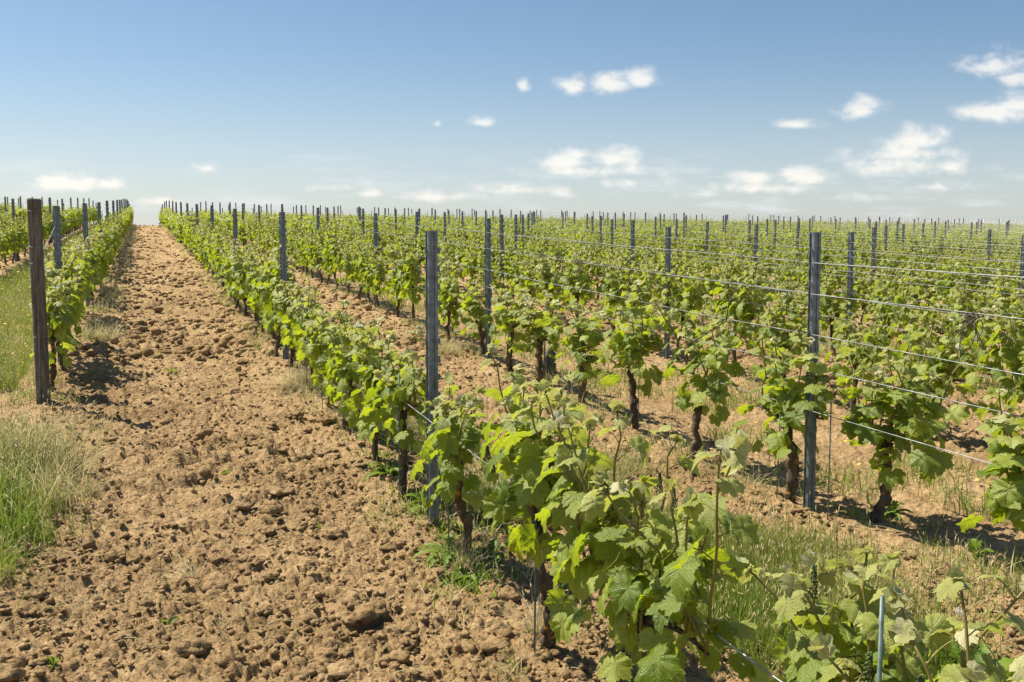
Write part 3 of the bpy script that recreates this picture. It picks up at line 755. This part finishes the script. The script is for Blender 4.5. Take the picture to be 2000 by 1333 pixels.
# sparse weeds and straw under the rows
for k, n, us in ((0, 9000, d2u(.62, V0)), (-1, 8000, d2u(1.5, vL1)), (1, 9000, d2u(.8, V0+VS)), (2, 5000, 8), (3, 5000, 8), (4, 4000, 9)):
    v = V0+k*VS
    props(strip(n, v-.30, v+.30, us, 75, .17, .15, 1.0, rg, patch=.36, seeds=.2, lean=.9, w=.0065).build('row_grass', MGRASS), kind='stuff')
props(strip(8000, vL1+.10, vL1+.50, d2u(2.2, vL1), 70, .24, .6, 1.0, rg, patch=.42, seeds=.3, lean=.9, w=.006).build('dry_grass', MGRASS), kind='stuff')
props(strip(14000, V0+.20, V0+.95, d2u(1.0, V0), d2u(4.5, V0), .26, .35, 1.0, rg, patch=.12, seeds=.3, pw=1.3, w=.006, lean=.8).build('dry_grass', MGRASS), kind='stuff')
# headland grass in the right foreground, between the two nearest rows
def patch_px(name, pts, n, hm, d0, d1, seeds=.2, lean=.45, w=.0042, spread=.30):
    P = np.array([gpx(*p)[:2] for p in pts]); i = rg.integers(len(P), size=n); x = P[i, 0]+rg.normal(0, spread, n); y = P[i, 1]+rg.normal(0, spread, n)
    ok = (y > .7) & (vnoise(x*6, y*6, 81) > -.22); x, y = x[ok], y[ok]; dr = np.clip(rg.uniform(d0, d1, len(x))+.4*vnoise(x*3, y*3, 80), 0, 1)
    props(blades(x, y, hm*rg.uniform(.35, 1.2, len(x)), w*rg.uniform(.6, 1.4, len(x)), dr, rg, lean, None, seeds).build(name, MGRASS), kind='stuff')
patch_px('headland_grass', [(1500, 1110), (1580, 1130), (1640, 1180), (1480, 1180), (1420, 1130), (1550, 1230), (1660, 1260), (1740, 1290), (1500, 1290), (1400, 1240), (1290, 1130), (1330, 1200)], 8500, .27, .0, .62, spread=.19, lean=.32, w=.0048)
patch_px('headland_grass', [(1180, 1000), (1240, 1020), (1160, 960), (1300, 1050), (1210, 930)], 3200, .22, .1, .85, spread=.14)
patch_px('clover_grass', [(1850, 1330), (1790, 1310), (1900, 1380), (1760, 1400), (1650, 1380)], 5200, .12, .0, .25, seeds=.05, lean=.9, w=.008, spread=.13)
patch_px('edge_grass', [(10, 900), (0, 960), (-40, 1020), (30, 1000), (-30, 940), (10, 1060), (20, 930)], 4200, .32, .0, .55, seeds=.2, lean=.6, w=.0075, spread=.13)
patch_px('edge_grass', [(40, 940), (90, 930), (60, 1000)], 1500, .46, .55, 1.0, seeds=.6, lean=.75, w=.005, spread=.13)
patch_px('edge_grass', [(-10, 1110), (0, 1070), (-60, 1150)], 1400, .20, .0, .5, seeds=.1, lean=.9, w=.005, spread=.09)
patch_px('low_weeds', [(760, 930), (800, 970), (840, 1010), (870, 1050), (900, 1100), (930, 1130), (950, 1050), (740, 900), (980, 1110), (910, 1160)], 1100, .10, .0, .35, seeds=.02, lean=1.0, w=.016, spread=.07)
patch_px('low_weeds', [(1740, 1010), (1700, 1020), (1780, 1050), (1830, 1080), (1240, 830), (1120, 790), (1180, 1180), (1200, 1240)], 420, .10, .0, .5, seeds=.05, lean=1.0, w=.012, spread=.09)
# straw and roots lying on the soil
n = 4200; r = 2+16*rg.uniform(0, 1, n)**1.5; an = rg.uniform(rad(-31), rad(31), n); x, y = r*np.sin(an), r*np.cos(an)
a = Acc(); z = land_h(x, y)
for i in range(n):
    L = rg.uniform(.02, .13); b = rg.uniform(0, 6.28); t_ = np.linspace(0, 1, 5)
    P = np.stack([x[i]+np.cos(b)*L*t_+rg.normal(0, .3)*L*t_**2, y[i]+np.sin(b)*L*t_+rg.normal(0, .3)*L*t_**2, z[i]+.006+abs(rg.normal(0, .3))*L*t_*(1.3-t_)], 1)
    a.tube(P, rg.uniform(.0009, .0018), 3, cap=False, dry=rg.uniform(.75, 1))
props(a.build('straw_litter', MGRASS), kind='stuff')
# small yellow flowers in the green strips
a = Acc(); pet = np.array([[0, 0, 0]]+[[math.cos(q)*(1 if j % 2 else .6), math.sin(q)*(1 if j % 2 else .6), .25] for j, q in enumerate(np.linspace(0, 6.283, 13)[:-1])]); pf = np.array([(0, 1+j, 1+(j+1) % 12) for j in range(12)])
for (v0, v1, u0, n) in ((vL2+.4, vL1-.3, d2u(1.7, vL1), 420), (V0+VS+.3, V0+2*VS-.3, d2u(1, V0+VS), 90), (V0+.3, V0+VS-.2, d2u(1.6, V0), 60)):
    u = u0+(26 if n > 30 else 1.2)*rg.uniform(0, 1, n)**1.6; v = rg.uniform(v0, v1, n); x, y = uv2xy(u, v); z = land_h(x, y, False)
    for i in range(n):
        s_ = rg.uniform(.008, .017)*(1+.03*u[i]); h = rg.uniform(.05, .22)
        Rm = np.array(Matrix.Rotation(rg.uniform(-.6, .6), 3, 'X')@Matrix.Rotation(rg.uniform(-.6, .6), 3, 'Y'))
        a.add(pet*s_@Rm.T+np.array([x[i], y[i], z[i]+h]), [pf])
props(a.build('yellow_flowers', MYEL), kind='stuff')

# dry and green tufts that stand by themselves
def tuft(px, py, n, h, d0, d1, spread, lean, label, dirx=None, w=.0032):
    x0, y0, z0 = gpx(px, py); o = None
    r_ = np.abs(rg.normal(0, spread, n)); b = rg.uniform(0, 6.28, n); x = r_*np.cos(b); y = r_*np.sin(b)
    dd = np.arctan2(y, x) if dirx is None else np.full(n, dirx)
    acc = blades(x, y, h*rg.uniform(.4, 1.15, n), w*rg.uniform(.6, 1.4, n), rg.uniform(d0, d1, n), rg, lean, np.full(n, -.02), .12, dd)
    o = acc.build('grass_tuft', MGRASS); o.location = (x0, y0, z0+.01); props(o, label, 'grass tuft', 'single tufts of grass on the soil')
tuft(600, 765, 900, .26, .8, 1, .07, 1.5, 'big straw-coloured grass tuft at the path edge before the third post of its row', rad(150), .005)
tuft(172, 975, 180, .17, .7, 1, .02, 1.2, 'small pale dry tuft on the soil just right of the tall edge grass')
tuft(385, 1150, 220, .15, .95, 1, .015, 2.6, 'bleached straw tuft lying flat in the middle of the tilled path', rad(160))
tuft(905, 1120, 160, .17, .7, 1, .035, 1.0, 'dry stalks growing among dandelion leaves at the short trunk by the post')
tuft(1050, 1245, 170, .20, .8, 1, .03, .9, 'dry upright tuft at the foot of the thick peeling vine trunk')
tuft(225, 580, 260, .30, .55, .95, .09, .8, 'rounded grey-green grass clump leaning on the vine row left of the path')
tuft(160, 1210, 60, .16, .9, 1, .03, 1.8, 'thin sprawling dry stalks in the lower left corner of the soil')
tuft(430, 1240, 26, .18, .85, 1, .012, 1.2, 'few thin bent straws standing in the lower path soil')
tuft(205, 860, 40, .26, .8, 1, .03, .6, 'sparse tall seeded straws on the soil beside the wooden post')
tuft(1590, 700, 200, .3, .6, 1, .09, .9, 'pale drooping tuft behind the tall nearest right post', rad(20))
tuft(1700, 985, 70, .16, .5, 1, .04, 1.2, 'mixed grass wisps at the foot of the bushy lichened right vine')
tuft(870, 700, 700, .3, .7, 1, .10, .9, 'straw grass clump behind the nearest left post')

def rosette(px, py, n, L, label, up=.6, broad=.22, name='leafy_weed', cat='weed'):
    x0, y0, z0 = gpx(px, py); a = Acc()
    for i in range(n):
        b = 6.283*i/n+rg.normal(0, .3); l = L*1.45*rg.uniform(.6, 1.15); m_ = 14; t_ = np.linspace(0, 1, m_); el = up*rg.uniform(.5, 1.4)
        cx = l*(t_*math.cos(el)); cz = l*(t_*math.sin(el)-.55*t_**2.2)
        wd = l*broad*np.sin(np.pi*np.clip(t_**.8*.93+.04, 0, 1))*(1+.35*np.where(np.arange(m_) % 2, 1, -1))
        ox = np.stack([cx*math.cos(b), cx*math.sin(b), cz], 1); s_ = np.array([-math.sin(b), math.cos(b), 0])
        V = np.concatenate([ox-s_*wd[:, None]*.5+[0, 0, .012], ox-[0, 0, .0], ox+s_*wd[:, None]*.5+[0, 0, .012]]); k = np.arange(m_-1)
        a.add(V, [np.concatenate([np.stack([k, k+1, m_+k+1, m_+k], 1), np.stack([m_+k, m_+k+1, 2*m_+k+1, 2*m_+k], 1)])], dry=rg.uniform(.05, .36))
    o = a.build(name, MGRASS); o.location = (x0, y0, z0+.015); props(o, label, cat, 'leafy weeds on the soil')
for (px, py, n, L, lab, up) in [(760, 935, 14, .15, 'dandelion-like weed left of the short trunk, at the soil edge', .8), (835, 1000, 14, .16, 'dark toothed weed at the base of the nearest left post', .9), (800, 880, 10, .12, 'small weed under the pale-leaved vine behind the nearest left post', .9),
    (880, 1095, 16, .16, 'spreading toothed weed below the short trunk by the post', .6), (905, 1140, 12, .13, 'lowest toothed weed of the clump beside the nearest left post', .5), (960, 1100, 12, .15, 'weed in shade right of the short trunk', .8), (945, 1030, 14, .17, 'upright weed between the short trunk and the thick peeling trunk', 1.0),
    (1745, 1015, 9, .15, 'leafy weed at the foot of the bushy right vine', .9), (1905, 1105, 7, .15, 'single upright weed on shaded soil near the right frame edge', 1.2), (105, 1325, 7, .10, 'small bright weed at the bottom left corner', 1.1), (330, 1240, 6, .07, 'tiny dark weed in the lower path soil', .9),
    (515, 940, 6, .05, 'tiny sprout in the middle of the path soil', 1.0), (440, 935, 6, .05, 'tiny paired sprout left of centre on the path soil', 1.0), (1130, 1160, 9, .11, 'weed in shade right of the thick peeling trunk', .8), (335, 735, 7, .10, 'lone upright seedling far up in the path soil', 1.3), (615, 860+180, 5, .04, 'tiny sprout in the soil left of the toothed weeds', .9)]:
    rosette(px, py, n, L, lab, up)
rosette(1905, 1345, 9, .22, 'broad pale-ribbed plantain weed in clover, lower right', 1.0, .26)
for (px, py, dx, h, lab) in [(1868, 1300, 0, .23, 'higher dandelion clock over the grass, lower right'), (1858, 1310, -.01, .18, 'lower dandelion clock beside its taller neighbour')]:
    x0, y0, z0 = gpx(px, py); e = empty('dandelion_clock', (x0+dx, y0, z0)); props(e, lab, 'dandelion', 'dandelion clocks in the grass')
    a = Acc(); a.tube([(0, 0, 0), (.004, 0, h*.5), (0, 0, h)], .0015, 5, age=.7); a.build('stalk', MSHOOT, e)
    a = Acc(); v_, f_ = ICO
    for q in ICO2[0]:
        q = q*.017*rg.uniform(.85, 1.1)+[0, 0, h]; a.add(v_*.0022+q, [f_]); a.tube([(0, 0, h), q], .0003, 3, cap=False)
    a.build('seed_head', MSEED, e)

# ------------------------------------------------------------------ wires
WH = [.63, .89, 1.09, 1.34, 1.53]; WN = ['lowest', 'second-lowest', 'middle', 'second-highest', 'highest']
def wire_pts(k, h, u0, u1, st=1.43):
    v = V0+k*VS; us = np.arange(u0, u1, st); x, y = uv2xy(us, v-.034); base = land_h(x, y, False)
    ker = np.ones(5)/5; bs = np.convolve(np.pad(base, 2, 'edge'), ker, 'valid')
    return np.stack([x, y, bs+h+.004*np.sin(us*2.1+h*9)], 1)
for k in range(0, 9):
    for j, h in enumerate(WH):
        if k == 0 and j: continue
        u0 = d2u(.22 if k == 0 else .6, V0+k*VS); a = Acc()
        a.tube(wire_pts(k, h, u0, 80), (.0029 if k < 2 else .0023), 5)
        props(a.build('trellis_wire', MWIRE), ('low wire running through the leaves of the row just right of the path' if k == 0 else '%s wire strung along the %s' % (WN[j], rowname(k))), 'wire', 'steel wires along the rows')
a = Acc()
for k in [q for q in rowsk if q >= 9 or q <= -2]:
    for h in WH[2:]:
        a.tube(wire_pts(k, h, max(14, d2u(1.2, V0+k*VS)) if k > 0 else 16, 78, 2.9), .0026, 3)
props(a.build('distant_trellis_wires', MWIRE), kind='stuff')

# dried tendrils and stalks left on the wires of the second row
def on_wire(px, h, k=1):
    v = V0+k*VS; best = None
    for u in np.arange(2, 20, .01):
        x, y = uv2xy(u, v-.034); q = visible(x, y, float(base_h(x, y))+h)
        if q and (best is None or abs(q[0]-px) < best[0]): best = (abs(q[0]-px), u)
    u = best[1]; p = wire_pts(k, h, u-.72, u+.73, .72); return p[1], (p[2]-p[0])/np.linalg.norm(p[2]-p[0])
def coil(px, h, L, turns, r0, label, hang=0):
    p, t_ = on_wire(px, h); a = Acc(); n = int(turns*12); s_ = np.linspace(-.5, .5, n)
    side = np.cross(t_, [0, 0, 1.]); up = np.cross(side, t_); ph = np.linspace(0, turns*6.283, n); rr = r0*(1+.5*np.sin(ph*.37+px))
    P = t_*L*s_[:, None] + side*(rr*np.cos(ph))[:, None]+up*(rr*np.sin(ph))[:, None]
    a.tube(P, .0028, 5)
    for i in range(hang):
        q0 = t_*L*rg.uniform(-.4, .4); l = rg.uniform(.08, .30); tt = np.linspace(0, 1, 9)
        Q = q0+np.stack([rg.normal(0, .05)*tt+.03*np.sin(tt*5+i), rg.normal(0, .05)*tt+.012*np.sin(tt*7), -l*tt+.05*np.sin(tt*3.14)], 1)
        a.tube(Q, np.linspace(.0045, .002, 9), 5)
    o = a.build('dried_tendril', MDEAD); o.location = p; props(o, label, 'dried tendril', 'dried tendrils coiled on wires')
coil(1900, 1.34, .10, 5, .013, 'thick dark knot of dead stalks hanging from a wire near the right edge', 6)
coil(1500, 1.34, .30, 11, .007, 'long grey tendril coil just left of the tall nearest right post', 1)
coil(1130, 1.34, .28, 10, .010, 'grey tendril coil on wire left of centre, two stalks hanging', 2)
coil(1060, 1.34, .20, 8, .007, 'leftmost grey tendril coil on the second row wires')
coil(1185, 1.34, .07, 4, .012, 'short tight tendril knot right of a long grey coil')
coil(1476, 1.09, .06, 4, .010, 'small tendril knot on the middle wire below the long grey coil')
p1, _ = on_wire(1440, 1.34); p2, _ = on_wire(1418, 1.09); p3, _ = on_wire(1345, .85)
a = Acc(); a.tube([p1, (p1+p2)/2+np.array([-.02, 0, .01]), p2, p2*.5+p3*.5+np.array([0, 0, .01]), p3], [.004, .004, .006, .006, .005], 6)
props(a.build('dead_cane', MDEAD), 'bent dead cane hanging slantwise from the wires in the second row', 'dead cane')

# ------------------------------------------------------------------ stakes beside the near vines
def rod(name, x, y, h, label, tilt=0, r_=.0042):
    a = Acc(); a.tube([(0, 0, -.1), (tilt*.5, 0, h*.5), (tilt, 0, h)], r_, 7)
    o = a.build(name, MSTAKE); o.location = (x, y, gz(x, y)); props(o, label, 'stake', 'thin planting stakes beside the vines'); return o
seen = {}
for (dep, k, x, y, z, u) in vines[:34]:
    if k not in (0, 1, 2): continue
    seen[k] = seen.get(k, 0)+1; x2, y2 = uv2xy(u-.05, V0+k*VS-.055)
    if k == 0 and seen[k] == 2:
        rod('planting_stake', 2.0*.354, 1.85, 1.08, 'bare blue-green stake standing clear in the bottom right foreground', 0, .0046); continue
    rod('planting_stake', x2+rg.normal(0, .015), y2, rg.uniform(.55, .85), 'thin green stake, %s from the near end, %s' % (ordw(seen[k]), rowname(k)), rg.normal(0, .012))

# ------------------------------------------------------------------ wooden end post with its wires
v = vL1; u = d2u(1.52, v); x, y = uv2xy(u, v); z = gz(x, y)
e = empty('wooden_end_post', (x, y, z-.02), rad(25)); props(e, 'round weathered wooden end post with wires wrapped round it, left foreground', 'post')
a = Acc(); n = 28; nz = 60; H = 1.80; th = np.linspace(0, 6.283, n, endpoint=False); zz = np.concatenate([np.linspace(-.4, H-.012, nz), [H, H, H]])
V = []
for i, q in enumerate(zz):
    rr = .0565*(1+.015*math.sin(q*3)); 
    if i == nz: rr = .050
    if i == nz+1: rr = .030
    if i == nz+2: rr = .0005
    crack = .010*np.exp(-((th-4.9+.12*math.sin(q*3))/.07)**2)*(1 if i < nz else .3)+.006*np.exp(-((th-4.2+.1*math.sin(q*2+1))/.06)**2)*(q > .6)+.006*np.exp(-((th-5.6)/.05)**2)*(q < .9)
    r_ = rr-crack+.0012*np.sin(th*9+q*.7)+.0008*np.sin(th*17+1)
    V.append(np.stack([np.cos(th)*r_, np.sin(th)*r_, np.full(n, q)+(.004*np.sin(th*2) if nz-1 < i else 0)], 1))
k_ = np.arange(n); q_ = [np.stack([i*n+k_, i*n+(k_+1) % n, (i+1)*n+(k_+1) % n, (i+1)*n+k_], 1) for i in range(len(zz)-1)]
a.add(np.concatenate(V), [np.concatenate(q_)]); a.build('shaft', MWOOD, e)
def ring(h, dz, r=.0585, w=.0022, name='wire_wrap'):
    t_ = np.linspace(0, 6.283*1.02, 40); b = Acc(); b.tube(np.stack([np.cos(t_)*r, np.sin(t_)*r, h+dz*np.sin(t_)], 1), w, 5); b.build(name, MWIRE, e)
ring(1.70, .004, w=.0012); ring(1.40, .012); ring(1.245, .004); ring(1.25, -.003, .0595); ring(.62, .003, w=.0014)
for s_ in (-1, 1):
    b = Acc(); tt = np.linspace(0, 1, 10); b.tube(np.stack([s_*.036*(1-tt)+.0, -.0575-.004*tt*0-.0*tt, 1.24-.235*tt], 1)+np.array([-.002, 0, 0]), .0018, 5); b.build('bridle_wire', MWIRE, e)
for s_ in (0, math.pi):
    b = Acc(); tt = np.linspace(0, 1, 130); b.tube(np.stack([-.002-.022*tt+.0032*np.cos(tt*90+s_), np.full(130, -.0625)+.0032*np.sin(tt*90+s_), 1.005-.96*tt], 1), .0017, 5); b.build('twisted_wire', MWIRE, e)
b = Acc(); b.tube([(-.004, -.06, 1.39), (-.006, -.066, 1.36), (.002, -.064, 1.33), (-.006, -.066, 1.30)], .0018, 5); b.build('wire_end', MWIRE, e)
b = Acc(); b.tube([(.004, -.05, .50), (.005, -.068, .50)], .0035, 8); b.build('nail', MWIRE, e)
v = vL1
pL = [p for p in posts[:240] if p[1] == -1][:1][0]
for j, (h0, h1) in enumerate(((1.40, 1.30), (1.245, 1.46))):
    A0 = np.array([x, y, z+h0]); B0 = np.array([pL[3], pL[4], pL[5]+h1]); W_ = wire_pts(-1, h1, xy2uv(pL[3], pL[4])[0], 80)
    W_[0] = B0; mid = (A0+B0)/2-np.array([0, 0, .015]); a = Acc(); a.tube(np.concatenate([[A0, mid], W_]), .0028, 5)
    props(a.build('trellis_wire', MWIRE), 'wire tied to the wooden end post, %s' % ('lower at the first metal post' if j == 0 else 'higher at the first metal post'), 'wire', 'steel wires along the rows')
for h in (.63, 1.0):
    a = Acc(); a.tube(wire_pts(-1, h, u, 80), .0026, 4); props(a.build('trellis_wire', MWIRE), '%s wire inside the leaves of the row just left of the path' % ('lowest' if h < .7 else 'upper'), 'wire', 'steel wires along the rows')

# broken stub with two steel rods between the second and third rows
x, y, z = gpx(1073, 735); e = empty('broken_stump', (x, y, z)); props(e, 'short broken brown stump leaning on the soil with two thin steel rods', 'stump')
v_, f_ = ICO3; q = v_.copy(); q = q*(1+.12*np.sin(q[:, [2]]*4+1)*np.sin(q[:, [0]]*5)+.05*rg.normal(0, 1, (len(q), 1))); q = q*[.085, .07, .22]; q[:, 0] += q[:, 2]*.10
a = Acc(); a.add(q+[0, 0, .10], [f_]); a.build('stub', MWOOD, e)
for s_ in (-.095, -.055): b = Acc(); b.tube([(s_, -.04, -.05), (s_-.01, -.04, .50)], .006, 6); b.build('steel_rod', MSTEEL, e)
print('vines', len(vines), 'posts', len(posts))
